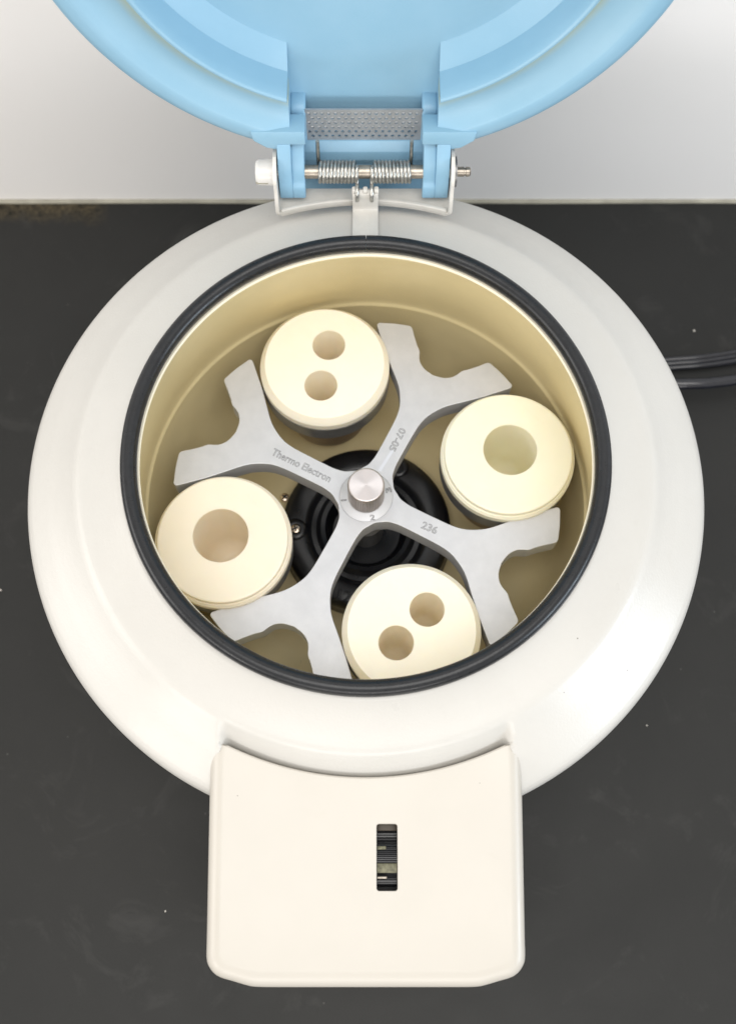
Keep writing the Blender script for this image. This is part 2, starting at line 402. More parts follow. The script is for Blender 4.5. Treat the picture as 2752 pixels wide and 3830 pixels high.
# housing: round dome with a concave recess behind the control panel
def sstep(a, b, x):
    u = min(1, max(0, (x - a) / (b - a))); return u * u * (3 - 2 * u)
PROF = [(0.1205, 0.0655), (0.1215, 0.0672), (0.1290, 0.0674), (0.1300, 0.0668), (0.134, 0.0648), (0.139, 0.0628), (0.144, 0.0610), (0.148, 0.0598), (0.151, 0.0590), (0.153, 0.0583), (0.155, 0.0572), (0.157, 0.0556), (0.159, 0.0538),
        (0.162, 0.0512), (0.166, 0.0480), (0.170, 0.0450), (0.174, 0.0422), (0.178, 0.0392), (0.182, 0.0362), (0.185, 0.0338), (0.1872, 0.0315), (0.1886, 0.0288), (0.1894, 0.0255), (0.1897, 0.021), (0.1895, 0.010), (0.186, -0.03), (0.181, -0.08), (0.176, -0.132), (0.172, -0.1385)]
fine = []
for i in range(len(PROF) - 1):
    (r0, z0), (r1, z1) = PROF[i], PROF[i + 1]
    k = 3 if 0.150 <= r0 <= 0.19 and z0 > 0.02 else 1
    for j in range(k): fine.append((r0 + (r1 - r0) * j / k, z0 + (z1 - z0) * j / k))
fine.append(PROF[-1])
NTH = 540
V = []; F = []
for (r, z) in fine:
    for i in range(NTH):
        a = 2 * pi * i / NTH; x = r * cos(a); y = r * sin(a); zz = z
        if y < 0 and z > 0.02 and r > 0.150:
            side = 1 - sstep(0.0700, 0.0735, abs(x))
            dp = 0.0006 * sstep(0.1515, 0.156, r) + 0.0115 * sstep(0.1535, 0.167, r)
            zz = z - dp * side
        V.append((x, y, zz))
for j in range(len(fine) - 1):
    for i in range(NTH):
        k = (i + 1) % NTH; F.append((j * NTH + i, j * NTH + k, (j + 1) * NTH + k, (j + 1) * NTH + i))
housing = link('housing', mesh_from(V, F, ang=60), M['housing'], cf)
# gasket: fat rubber edge trim with a butt joint at the back
gp = []
for k in range(20):
    a = 2 * pi * k / 20
    gp.append((0.1238 + 0.0044 * cos(a) * (1.0), 0.0732 + 0.0050 * sin(a)))
gap = 0.0010
g = lathe(gp, 260, a0=pi / 2 + gap, a1=pi / 2 + 2 * pi - gap, ang=50, close=True)
link('gasket', g, M['rubber'], cf)
# bowl
bp_ = [(0.1210, 0.0660), (0.1202, 0.0682), (0.1194, 0.0680), (0.1194, 0.0660), (0.1225, 0.0600), (0.1262, 0.048), (0.1288, 0.030), (0.1298, 0.010), (0.1300, -0.001), (0.1296, -0.005), (0.1284, -0.0070), (0.1282, -0.0100),
       (0.1276, -0.016), (0.1262, -0.026), (0.1240, -0.036), (0.1224, -0.043), (0.1190, -0.054), (0.113, -0.065), (0.104, -0.0728), (0.092, -0.0768), (0.078, -0.0780), (0.0, -0.0780)]
bp2 = catmull(bp_, 3)
bowl = link('bowl', lathe(bp2, 220, ang=70), M['bowl'], cf)
link('bowl_lip', lathe([(0.1212, 0.0672), (0.1206, 0.0692), (0.1194, 0.0692), (0.1189, 0.0680), (0.1193, 0.0664)], 220), M['bowl_lip'], bowl)
# motor boot
bt = [(0.0, -0.0735), (0.009, -0.0735), (0.012, -0.0725), (0.0215, -0.072), (0.0240, -0.069), (0.0250, -0.0645), (0.0262, -0.0625), (0.0290, -0.0620), (0.0305, -0.0635), (0.0320, -0.0650), (0.0350, -0.0650), (0.0365, -0.0635), (0.0380, -0.0615), (0.0400, -0.0608), (0.0500, -0.0612), (0.0528, -0.0625), (0.0538, -0.0650), (0.0540, -0.0680), (0.0530, -0.0690), (0.0530, -0.0790)]
boot = link('motor_boot', lathe([(r, z + 0.001) for r, z in bt], 160, ang=45), M['boot'], cf)
link('boot_skirt', lathe([(0.0531, -0.0676), (0.0537, -0.0682), (0.0537, -0.0760), (0.0548, -0.0779)], 140), M['dark_steel'], boot)
tm = text_mesh("12", 0.0105, 0.00035); tm.transform(Matrix.Translation((-0.0205, -0.0475, -0.0597)) @ Matrix.Rotation(radians(-14), 4, 'Z'))
link('moulded_number', tm, M['boot'], boot)
link('motor_shaft', lathe([(0, -0.016), (0.008, -0.016), (0.008, -0.045), (0.0105, -0.047), (0.0105, -0.0735)], 48), M['dark_steel'], cf)
def screw(x, y, z, rot, parent, r=0.0031):
    h = lathe([(0, z + 0.0014), (r * 0.5, z + 0.0013), (r * 0.85, z + 0.0009), (r, z + 0.0001), (r, z - 0.002)], 28, c=(x, y))
    s = link('screw', h, M['screw'], parent)
    mt = Matrix.Translation((x, y, 0)) @ Matrix.Rotation(rot, 4, 'Z')
    for k in range(2):
        bx_ = box(-r * 0.62, r * 0.62, -r * 0.16, r * 0.16, z + 0.0008, z + (0.00152 if k == 0 else 0.00155)); 
        bx_.transform(mt @ Matrix.Rotation(k * pi / 2, 4, 'Z'))
        if k == 0: acc = bx_
        else: acc = join(acc, bx_)
    link('cross_slot', acc, M['black'], s)
def at_boot(ang, r): return r * cos(ang), r * sin(ang)
# boss rings round the boot screws
for (sx, sy, rot, on) in ((-0.0449, -0.0020, 0.4, True), (0.0249, -0.0376, 0.9, True), (0.0205, 0.0400, 0.1, True)):
    link('screw_boss', lathe([(0.0034, -0.0588), (0.0046, -0.0585), (0.0066, -0.0592), (0.0078, -0.0606), (0.0082, -0.0620)], 32, c=(sx, sy)), M['boot'], boot)
screw(-0.0449, -0.0020, -0.0590, 0.35, cf)
screw(-0.0536, 0.0252, -0.0772, 0.9, cf)

# control panel: console cover in front of the dome
arcR = 0.1650
xl = 0.0712
arc = []
for x in [xl] + [0.0704 - 2 * 0.0704 * i / 40 for i in range(41)] + [-xl]:
    arc.append((x, -sqrt(arcR ** 2 - x * x)))
rf = catmull([(0.0712, -0.2440), (0.0712, -0.2486), (0.0707, -0.2503), (0.0690, -0.2517), (0.0640, -0.2531), (0.0575, -0.2549), (0.0530, -0.2556), (0.0400, -0.2557)], 4)
outl = [(0.0712, -0.1492 - 0.0948 * i / 10) for i in range(1, 10)]
poly = outl + rf
poly += [(0.040 - 0.080 * i / 8, -0.2557) for i in range(1, 8)]
poly += [(-x, y) for x, y in reversed(rf)]
poly += [(-x, y) for x, y in reversed(outl)]
poly += list(reversed(arc))
# rounded slot
sx0, sx1, sy0, sy1 = 0.00495, 0.01620, -0.2187, -0.1860; rr_ = 0.0017; sl = []
for (cx_, cy_, a0) in ((sx1 - rr_, sy1 - rr_, 0), (sx0 + rr_, sy1 - rr_, 90), (sx0 + rr_, sy0 + rr_, 180), (sx1 - rr_, sy0 + rr_, 270)):
    for k in range(6):
        a = radians(a0 + 18 * k); sl.append((cx_ + rr_ * cos(a), cy_ + rr_ * sin(a)))
def ptilt(x, y): return 0.0465 + (y + 0.15) * 0.165
Rr = 0.0080
# rings round the outline; at the concave arc the edge is crisp, elsewhere a full round
bm = bmesh.new()
L0 = [bm.verts.new((x, y, 0)) for x, y in poly]; H0 = [bm.verts.new((x, y, 0)) for x, y in sl]
E_ = []
for L in (L0, H0):
    for i in range(len(L)): E_.append(bm.edges.new((L[i], L[(i + 1) % len(L)])))
bmesh.ops.triangle_fill(bm, use_beauty=True, edges=E_)
def bridge(A, B):
    n = len(A)
    for i in range(n): bm.faces.new((A[i], A[(i + 1) % n], B[(i + 1) % n], B[i]))
on_arc = [abs(hypot(x, y) - arcR) < 1e-4 for x, y in poly]
prev = L0
for k in range(1, 9):
    a = pi / 2 * k / 8
    o1 = offset_poly(poly, Rr * sin(a)); o2 = offset_poly(poly, 0.0012 * sin(a)); o3 = offset_poly(poly, 0.0040 * sin(a))
    cur = []
    for i, (x, y) in enumerate(poly):
        if on_arc[i] and abs(x) < 0.0710: cur.append(bm.verts.new((o2[i][0], o2[i][1], -0.0012 * (1 - cos(a)))))
        elif on_arc[i]: cur.append(bm.verts.new((x + math.copysign(Rr * sin(a), x), y + 0.0026 * sin(a), -Rr * (1 - cos(a)))))
        else: cur.append(bm.verts.new((o1[i][0], o1[i][1], -Rr * (1 - cos(a)))))
    bridge(prev, cur); prev = cur
base_ring = [v.co.copy() for v in prev]
for (dz, sc) in ((-0.016, 0.997), (-0.055, 0.985), (-0.168, 0.95)):
    cur = [bm.verts.new((c_.x * sc, -0.17 + (c_.y + 0.17) * sc, max(c_.z + dz, BENCH_Z - 0.0465 + 0.012) if dz < -0.1 else c_.z + dz)) for c_ in base_ring]
    bridge(prev, cur); prev = cur
# slot lip and walls
prev = H0
for (d, z) in ((0.0003, -0.0001), (0.00045, -0.0006), (0.00045, -0.0035)):
    cur = [bm.verts.new((x, y, z)) for x, y in offset_poly(sl, -d)]; bridge(prev, cur); prev = cur
bmesh.ops.recalc_face_normals(bm, faces=bm.faces)
for v in bm.verts: v.co.z += ptilt(v.co.x, v.co.y) if v.co.y > -0.3 else 0
me = bpy.data.meshes.new('m'); bm.to_mesh(me); bm.free(); smooth(me, 28)
panel = link('control_panel', me, M['panel'], cf); wn = panel.modifiers.new('wn', 'WEIGHTED_NORMAL'); wn.keep_sharp = True
# bright moulded lip round the slot
sl_o = offset_poly(sl, 0.00035)
# brake wheel inside the slot
zc = ptilt(0, -0.2025)
link('slot_well', join(box(sx0 - 0.002, sx1 + 0.002, sy0 - 0.003, sy1 + 0.003, zc - 0.030, zc - 0.028), box(sx0 - 0.004, sx0 - 0.002, sy0 - 0.003, sy1 + 0.003, zc - 0.028, zc - 0.008), box(sx1 + 0.002, sx1 + 0.004, sy0 - 0.003, sy1 + 0.003, zc - 0.028, zc - 0.008)), M['black'], panel)
wheel_prof = []
nt_ = 44
for i in range(nt_ * 4):
    a = 2 * pi * i / (nt_ * 4); rr2 = 0.0135 + (0.0007 if (i % 4) < 2 else 0)
    wheel_prof.append((-0.2022 + rr2 * cos(a), zc - 0.0170 + rr2 * sin(a)))
link('thumb_wheel', prism(wheel_prof, sx0 + 0.0006, sx1 - 0.0006, 'x'), M['boot'], panel)
link('metal_strip', box(sx0 + 0.0006, sx1 - 0.0006, -0.2098, -0.2052, zc - 0.0052, zc - 0.0028, 0.0003), M['strip'], panel)
link('wheel_rib', box(sx0 + 0.0006, sx0 + 0.0052, -0.1987, -0.1969, zc - 0.0052, zc - 0.0030, 0.0004), M['strip'], panel)
link('wheel_rib', box(sx0 + 0.0006, sx0 + 0.0056, -0.2126, -0.2114, zc - 0.0060, zc - 0.0036, 0.0004), M['shaft'], panel)
link('slot_shelf', box(sx0 + 0.0003, sx1 - 0.0003, -0.1895, sy1 + 0.002, zc - 0.008, zc - 0.0045, 0.0004), simple('brown_inner_plastic', (0.06, 0.045, 0.03), 0.5), panel)

# ------------------------------------------------------------------ hinge
PX, PY, PZ = -0.0012, 0.165, 0.081
bex = PX
br = empty('hinge_bracket'); br.parent = cf; br.location = (0, 0, -BENCH_Z)
# folded sheet: two cheeks and a floor, the front of the floor cut to the arc of the dome
R_in = 0.1568; HX = 0.0502; ZT_ = 0.0945; ZF = 0.0625; RC = 0.0055; TK = 0.0020
U = []          # (x, z, nx, nz) outer face of the sheet with inward normal
for i in range(26): U.append((-HX, ZT_ - (ZT_ - ZF - RC + TK) * i / 25, 1, 0))
for i in range(1, 8):
    a = pi + (pi / 2) * i / 8; U.append((-HX + RC + RC * cos(a), ZF - TK + RC + RC * sin(a), -cos(a), -sin(a)))
for i in range(31): U.append((-HX + RC + (2 * HX - 2 * RC) * i / 30, ZF - TK, 0, 1))
for i in range(1, 8):
    a = 1.5 * pi + (pi / 2) * i / 8; U.append((HX - RC + RC * cos(a), ZF - TK + RC + RC * sin(a), -cos(a), -sin(a)))
for i in range(26): U.append((HX, ZF - TK + RC + (ZT_ - ZF - RC + TK) * i / 25, -1, 0))
def yfront(x, z):
    yb = sqrt(R_in ** 2 - x * x)
    k_ = sstep(0.063, 0.082, z); y = yb * (1 - k_) + 0.1530 * k_
    if z > 0.0825: y = max(y, 0.165 - sqrt(max(0.0, 0.0125 ** 2 - (z - 0.082) ** 2)))
    return y
def yback(x, z):
    if z < 0.066: return 0.1665 + (0.0155) * sstep(0.0445, 0.0500, abs(x))
    y = 0.182 - 0.006 * sstep(0.066, 0.084, z)
    if z > 0.0825: y = min(y, 0.165 + sqrt(max(0.0, 0.0125 ** 2 - (z - 0.082) ** 2)))
    return y
V = []; F = []
for (x, z, nx, nz) in U:
    f_ = yfront(x, z); b_ = yback(x, z)
    V += [(bex + x, f_, z), (bex + x, b_, z), (bex + x + nx * TK, b_, z + nz * TK), (bex + x + nx * TK, f_, z + nz * TK)]
for i in range(len(U) - 1):
    a_ = 4 * i; c_ = a_ + 4
    for k in range(4): F.append((a_ + k, a_ + (k + 1) % 4, c_ + (k + 1) % 4, c_ + k))
F.append((0, 1, 2, 3)); e_ = 4 * (len(U) - 1); F.append((e_, e_ + 3, e_ + 2, e_ + 1))
link('folded_plate', mesh_from(V, F, ang=40), M['bracket'], br)
fl = []
for i in range(25):
    x = -0.0470 + 0.094 * i / 24; fl.append((bex + x, sqrt(R_in ** 2 - x * x) - 0.0002))
fo = []
for i in range(25):
    x = 0.0472 - 0.0944 * i / 24; fo.append((bex + x, sqrt((R_in + 0.0019) ** 2 - x * x)))
link('front_flange', prism(fl + fo, 0.0600, 0.0652, 'z', 0.0005, 2), M['bracket'], br)
def xlathe(prof, n=40, y=PY, z=PZ):
    me = lathe([(r, x) for x, r in prof], n)
    me.transform(Matrix.Translation((0, y, z)) @ Matrix.Rotation(pi / 2, 4, 'Y')); return me
capw = simple('white_plastic_cap', (0.66, 0.65, 0.63), 0.3)
cp = link('pin_cap', xlathe([(bex - 0.0503, 0.0), (bex - 0.0503, 0.0073), (bex - 0.0590, 0.0071), (bex - 0.0604, 0.0060), (bex - 0.0610, 0.0)], z=PZ - 0.0006), capw, br)
link('cap_slot', box(bex - 0.0603, bex - 0.0535, PY - 0.0076, PY - 0.0052, PZ - 0.0008, PZ - 0.0003), M['trim'], cp)
link('washer', xlathe([(bex + 0.0503, 0.0), (bex + 0.0503, 0.0084), (bex + 0.0518, 0.0084), (bex + 0.0520, 0.0030), (bex + 0.0520, 0)]), M['dark_steel'], br)
link('hinge_pin', xlathe([(bex - 0.05, 0), (bex - 0.05, 0.0038), (bex + 0.0521, 0.0038), (bex + 0.0521, 0.0027), (bex + 0.0560, 0.0027), (bex + 0.0562, 0.0022), (bex + 0.0570, 0.0022), (bex + 0.0572, 0.0027), (bex + 0.0592, 0.0026), (bex + 0.0598, 0.0018), (bex + 0.0598, 0)]), M['shaft'], br)
# spring retaining tab: strap lying on the dome and turned up at the flange
tw = 0.0073; tx = bex + 0.0008
path = [(0.1288, 0.0690), (0.132, 0.0672), (0.138, 0.0648), (0.144, 0.0626), (0.150, 0.0608), (0.1530, 0.0606), (0.1542, 0.0616), (0.1548, 0.0640), (0.1550, 0.0700), (0.1556, 0.0735), (0.1575, 0.0748)]
V = []; F = []
th = 0.0013
for i, (y, z) in enumerate(path):
    y0, z0 = path[max(i - 1, 0)]; y1, z1 = path[min(i + 1, len(path) - 1)]
    d = Vector((y1 - y0, z1 - z0)).normalized(); nn = Vector((-d.y, d.x))
    for xx in (-tw, tw):
        V.append((tx + xx, y, z)); V.append((tx + xx, y + nn.x * th, z + nn.y * th))
for i in range(len(path) - 1):
    a = i * 4; c_ = a + 4
    F += [(a, a + 2, c_ + 2, c_), (a + 1, c_ + 1, c_ + 3, a + 3), (a, c_, c_ + 1, a + 1), (a + 2, a + 3, c_ + 3, c_ + 2)]
F += [(0, 1, 3, 2)]; e_ = (len(path) - 1) * 4; F += [(e_, e_ + 2, e_ + 3, e_ + 1)]
tab = link('retaining_tab', bevel_mesh(mesh_from(V, F), 0.00035, 2, 40), M['bracket'], br)
tabw = M['bracket']
for xx in (-0.0062, 0.0, 0.0062):
    link('tab_tooth', box(tx + xx - 0.0013, tx + xx + 0.0013, 0.1548, 0.1582, 0.0735, 0.0772, 0.0006), tabw, tab)
# torsion springs
def spring(x0, x1, turns, outer_left):
    R_ = 0.00545; wr = 0.00110; pts = []
    n = int(turns * 28)
    # outer leg going up along the lid
    xo = x0 if outer_left else x1; xi = x1 if outer_left else x0
    B = radians(100); dv = Vector((0, -cos(B), sin(B))); nv = Vector((0, -sin(B), -cos(B)))
    O = Vector((0, PY, PZ))
    # angle frame: e1 = nv, e2 = dv ; the outer leg leaves from the back (-nv)
    for k in range(5): 
        p = O + dv * (0.0175 - 0.0037 * k) - nv * R_; pts.append((xo, p.y, p.z))
    a_start = pi; 
    total = turns * 2 * pi
    for i in range(n + 1):
        f_ = i / n; a = a_start + total * f_
        p = O + nv * (R_ * cos(a)) + dv * (R_ * sin(a)); pts.append((xo + (xi - xo) * f_, p.y, p.z))
    # inner leg: forward and down over the tab
    p = Vector(pts[-1]); tgt = [(xi, 0.1600, 0.0775), (xi, 0.1562, 0.0778), (xi, 0.1540, 0.0762), (xi, 0.1530, 0.0735), (xi, 0.1528, 0.0708)]
    for q in tgt: pts.append(q)
    return tube(pts, wr, 10)
link('torsion_spring', spring(bex - 0.0255, bex - 0.0038, 10.72, True), M['chrome'], br)
link('torsion_spring', spring(bex + 0.0264, bex + 0.0044, 10.72, True), M['chrome'], br)

# ------------------------------------------------------------------ lid, opened 100 degrees about the hinge pin
B = radians(100)
LM = Matrix(((1, 0, 0, PX), (0, -cos(B), -sin(B), PY), (0, sin(B), -cos(B), PZ), (0, 0, 0, 1)))
lid = empty('lid'); lid.parent = cf
lid.matrix_parent_inverse = Matrix.Identity(4)
lid.matrix_local = Matrix.Translation((0, 0, -BENCH_Z)) @ LM
def lpart(name, me, mat, parent=None):
    o = bpy.data.objects.new(name, me); COL.objects.link(o); me.materials.clear(); me.materials.append(mat)
    o.parent = parent or lid; return o
LC = 0.169
lp_ = [(0.0, -0.0272), (0.1085, -0.0272), (0.1118, -0.0268), (0.1130, -0.0258), (0.1205, -0.0192), (0.1218, -0.0175), (0.1228, -0.0060), (0.1234, -0.0008), (0.1240, 0.0004), (0.1250, 0.0010), (0.1260, 0.0008), (0.1267, 0.0000), (0.1274, -0.0060), (0.1284, -0.0078), (0.1300, -0.0082),
       (0.1360, -0.0078), (0.1400, -0.0070), (0.1440, -0.0054), (0.1470, -0.0034), (0.1492, -0.0016), (0.1505, -0.0010), (0.1535, -0.0012), (0.1570, -0.0018), (0.1598, -0.0030), (0.1612, -0.0048), (0.1619, -0.0072), (0.1620, -0.0100),
       (0.160, -0.016), (0.152, -0.0280), (0.135, -0.0400), (0.11, -0.0480), (0.06, -0.0530), (0.0, -0.0545)]
shell = lathe(lp_, 300, c=(0, LC), ang=50)
shell = boolean(shell, box(-0.0400, 0.0400, -0.03, 0.072, -0.0271, 0.03))
shell = boolean(shell, box(-0.0318, 0.0318, 0.0055, 0.0205, -0.09, 0.03))
lpart('lid_shell', shell, M['blue'])
# ribs beside the vent, hinge blocks, lugs
def mir(fn):
    return join(fn(1), fn(-1))
def sxbox(s, x0, x1, *a, **k):
    a0, a1 = sorted((s * x0, s * x1)); return box(a0, a1, *a, **k)
for s_ in (1, -1):
    lpart('side_rib', prism([(0.0000, -0.030), (0.0318, -0.030), (0.0316, -0.0240), (0.0305, -0.0200), (0.0288, -0.0176), (0.0262, -0.0163), (0.0230, -0.0158), (0.0, -0.0158)], *sorted((s_ * 0.0318, s_ * 0.0403)), 'x', 0.0014, 3), M['blue_plain'])
    lpart('hinge_block', prism([(s_ * 0.0318, 0.0287), (s_ * 0.0610, 0.0287), (s_ * 0.0600, 0.0225), (s_ * 0.0530, 0.0175), (s_ * 0.0478, 0.0165), (s_ * 0.0465, 0.0198), (s_ * 0.0318, 0.0198)], -0.014, 0.0000, 'z', 0.0006, 2), M['blue'])
def arcp(c, r, a0, a1, n): return [(c[0] + r * cos(radians(a0 + (a1 - a0) * i / n)), c[1] + r * sin(radians(a0 + (a1 - a0) * i / n))) for i in range(n + 1)]
for s_ in (1, -1):
    outer = [(0.0185, -0.0120), (-0.006, -0.0120)] + arcp((-0.0085, -0.0065), 0.0055, 270, 180, 4)[1:] + [(-0.0150, -0.004), (-0.0154, 0.0045), (-0.0146, 0.0060), (0.0060, 0.0060), (0.0110, 0.0036), (0.0200, 0.0000)]
    inner = [(0.0185, -0.0120), (-0.006, -0.0120)] + arcp((-0.0085, -0.0065), 0.0055, 270, 180, 4)[1:] + [(-0.0150, -0.004), (-0.0154, 0.0045), (-0.0146, 0.0060), (-0.0078, 0.0060), (-0.0060, 0.0057), (-0.0050, 0.0051), (-0.0038, 0.0046), (-0.0020, 0.0043), (0.0020, 0.0041), (0.0052, 0.0033), (0.0090, 0.0018), (0.0125, -0.0005), (0.0185, -0.0040)]
    a0, a1 = sorted((s_ * 0.0400, s_ * 0.0476)); b0, b1 = sorted((s_ * 0.0330, s_ * 0.0403))
    lpart('hinge_lug', join(prism(outer, a0, a1, 'x', 0.0007, 2), prism(inner, b0, b1, 'x', 0.0009, 3)), M['blue_plain'])
    lpart('moulding_slot', sxbox(s_, 0.0415, 0.0450, 0.0171, 0.0178, -0.001, 0.0008), M['black'])
# rear skirt behind the springs
sk = [(0.0070, -0.0250), (0.0070, -0.0165), (0.0030, -0.0120), (-0.0020, -0.0108), (-0.0065, -0.0125), (-0.0090, -0.0150), (-0.0160, -0.0158), (-0.0300, -0.0135), (-0.0305, -0.0160), (-0.0160, -0.0185), (-0.006, -0.0190)]
lpart('rear_skirt', prism(sk, -0.0400, 0.0400, 'x', 0.0004, 2), M['blue_plain'])
# perforated vent screen (all holes cut through)
cols, rows = 17, 6; px_, py_ = 0.00372, 0.00322; hr = 0.00104
holes = []
for j in range(rows + 1):
    for i in range(cols + 1):
        x = -0.0312 + 0.0008 + i * px_ + (0 if j % 2 == 0 else px_ / 2); y = 0.0275 - 0.0016 - j * py_
        if abs(x) < 0.0306 and 0.0074 < y < 0.0283: holes.append(circle_pts(x, y, hr, 14))
scr = capped([(-0.0322, 0.0054), (0.0322, 0.0054), (0.0322, 0.0286), (-0.0322, 0.0286)], holes, [(0, -0.0011)], [(0, -0.0011)])
# remove the blind back face
bm = bmesh.new(); bm.from_mesh(scr)
bmesh.ops.delete(bm, geom=[f for f in bm.faces if len(f.verts) == 4 and all(v.co.z < -0.001 for v in f.verts)], context='FACES'); bm.to_mesh(scr); bm.free()
scr.transform(Matrix.Translation((0, 0, -0.0172)))
lpart('vent_screen', scr, M['screen'])

# ------------------------------------------------------------------ rotor
rt = empty('rotor', (0, 0, -0.015))
tag(rt, 'four-armed silver aluminium rotor with forked arm ends, seated inside the tan bowl', 'rotor')
PHI = 1.0905
half = [(0.0185, 0.0076), (0.0240, 0.0065), (0.0300, 0.0063), (0.0415, 0.0064), (0.0515, 0.0067), (0.0590, 0.0079), (0.0660, 0.0110), (0.0728, 0.0158), (0.0805, 0.0240), (0.0890, 0.0331), (0.0975, 0.0411), (0.1008, 0.0442), (0.1022, 0.0452), (0.1036, 0.0447), (0.1046, 0.0426), (0.1075, 0.0360), (0.1100, 0.0285), (0.1102, 0.0268), (0.1092, 0.0252), (0.1055, 0.0221), (0.1008, 0.0178), (0.0980, 0.0148), (0.0945, 0.0131), (0.0912, 0.0108), (0.0884, 0.0062), (0.0872, 0.0)]
hc = catmull([(0.0097, 0.0149), (0.0118, 0.0118), (0.0149, 0.0097)] + half, 4, sharp=(12, 13, 19))[4:]
arm = hc[:] + [(x, -y) for x, y in reversed(hc[1:-1])]   # runs from +v side to -v side (clockwise)
out = []
for k in range(4):
    a = PHI - k * pi / 2
    for (u, v) in arm: out.append((u * cos(a) - v * sin(a), u * sin(a) + v * cos(a)))
    # valley point between this arm and the next
plate = capped(out, [circle_pts(0, 0, 0.01575, 96)], [(0.0003, -0.0001), (0.0004, -0.0005), (0.0004, -0.0146), (0.0, -0.0150)], [(0.0003, -0.0003), (0.0003, -0.0030)], hole_floor=1)
# light tilt of the seated rotor
link('rotor_plate', plate, M['alu'], rt)
link('hub_disc', lathe([(0, 0.0), (0.0152, 0.0), (0.0155, -0.0002), (0.0155, -0.0020)], 96), M['alu'], rt)
kn = []
nk = 60
V = []; F = []
zs = [(0.0003, 0.985), (0.0010, 1.0), (0.0195, 1.0)]
kr = 0.0106
for (z, sc) in zs:
    for i in range(nk * 4):
        a = 2 * pi * i / (nk * 4); r = (kr - (0.00060 if (i % 4) >= 2 else 0)) * sc
        V.append((r * cos(a), r * sin(a), z))
n4 = nk * 4
for j in range(2):
    for i in range(n4): F.append((j * n4 + i, j * n4 + (i + 1) % n4, (j + 1) * n4 + (i + 1) % n4, (j + 1) * n4 + i))
for i in range(n4): V.append((0.0097 * cos(2 * pi * i / n4), 0.0097 * sin(2 * pi * i / n4), 0.0205))
for i in range(n4): F.append((2 * n4 + i, 2 * n4 + (i + 1) % n4, 3 * n4 + (i + 1) % n4, 3 * n4 + i))
knob = link('knob', mesh_from(V, F, ang=20), simple('knurled_steel', (0.52, 0.48, 0.46), 0.42, metal=0.9, var=0.1, vscale=300), rt)
link('knob_face', lathe([(0, 0.0205), (0.0004, 0.02065), (0.0094, 0.02065), (0.0094, 0.02065), (0.0100, 0.0204)], 96, ang=10), M['turned'], knob)
# engraved writing
def engrave(txt, p0, p1, size, parent, fit=True):
    me = text_mesh(txt, size); 
    xs = [v.co.x for v in me.vertices]; wdt = max(xs) - min(xs); mn = min(xs)
    d = Vector((p1[0] - p0[0], p1[1] - p0[1])); a = atan2(d.y, d.x)
    sx = d.length / wdt if fit else 1
    me.transform(Matrix.Translation((p0[0], p0[1], 0.00002)) @ Matrix.Rotation(a, 4, 'Z') @ Matrix.Diagonal((sx, 1, 0.4, 1)) @ Matrix.Translation((-mn, 0, 0)))
    return link('engraved_lettering', me, M['engrave'], parent)
engrave("Thermo Electron", (-0.0563, 0.0262), (-0.0218, 0.0087), 0.0064, rt)
engrave("07-05", (0.0203, 0.0434), (0.0133, 0.0295), 0.0058, rt)
engrave("236", (0.0316, -0.0192), (0.0402, -0.0231), 0.0062, rt)
engrave("2", (0.0024, -0.0147), (0.0052, -0.0145), 0.0046, rt)
engrave("3", (0.0149, 0.0026), (0.0141, 0.0057), 0.0044, rt)
engrave("1", (-0.0146, -0.0021), (-0.0145, -0.0031), 0.0044, rt)
# index flat milled along the upper right arm
a = PHI
def arm_pt(u, v, a): return (u * cos(a) - v * sin(a), u * sin(a) + v * cos(a))
fp = [(0.0068, 0.0158), (0.0088, 0.0155), (0.0164, 0.0285), (0.0150, 0.0292)]
link('index_flat', prism(fp, -0.0002, 0.00004, 'z'), M['mark'], rt)
# trunnion pins through every tine
for k in range(4):
    th_ = PHI - pi / 4 + k * pi / 2
    for s_ in (-1, 1):
        me = lathe([(0, 0.0374), (0.0021, 0.0374), (0.0022, 0.0380), (0.0022, 0.0588), (0.0016, 0.0590), (0, 0.0590)], 20)
        me.transform(Matrix.Rotation(th_, 4, 'Z') @ Matrix.Translation((0.0860, 0, -0.0075)) @ Matrix.Rotation(-s_ * pi / 2, 4, 'X'))
        link('trunnion_pin', me, M['dark_steel'], rt)

# ------------------------------------------------------------------ buckets and their inserts
LBL = [('right of the knob, under the yellowish one-hole insert', 'yellowish nylon insert with one wide bore, at the right of the rotor knob', 'nylon_b'),
       ('behind the knob, under the two-hole insert nearest the lid', 'cream nylon insert with two narrow bores, behind the knob nearest the lid hinge', 'nylon_a'),
       ('left of the knob, under the tan one-hole insert', 'tan nylon insert with one wide bore, at the left of the rotor knob', 'nylon_c'),
       ('in front of the knob, partly under the black gasket', 'cream nylon insert with two narrow bores, in front of the knob nearest the control panel', 'nylon_a')]
ZT = 0.008
cen = [(0.0832, 0.0240), (-0.0250, 0.0818), (-0.0819, -0.0282), (0.0254, -0.0808)]
holes_ = [[(0.0843, 0.0262, 0.0158)], [(-0.0225, 0.0938, 0.0099), (-0.0270, 0.0672, 0.0099)], [(-0.0830, -0.0262, 0.0160)], [(0.0341, -0.0695, 0.0099), (0.0167, -0.0884, 0.0099)]]
bk0 = None
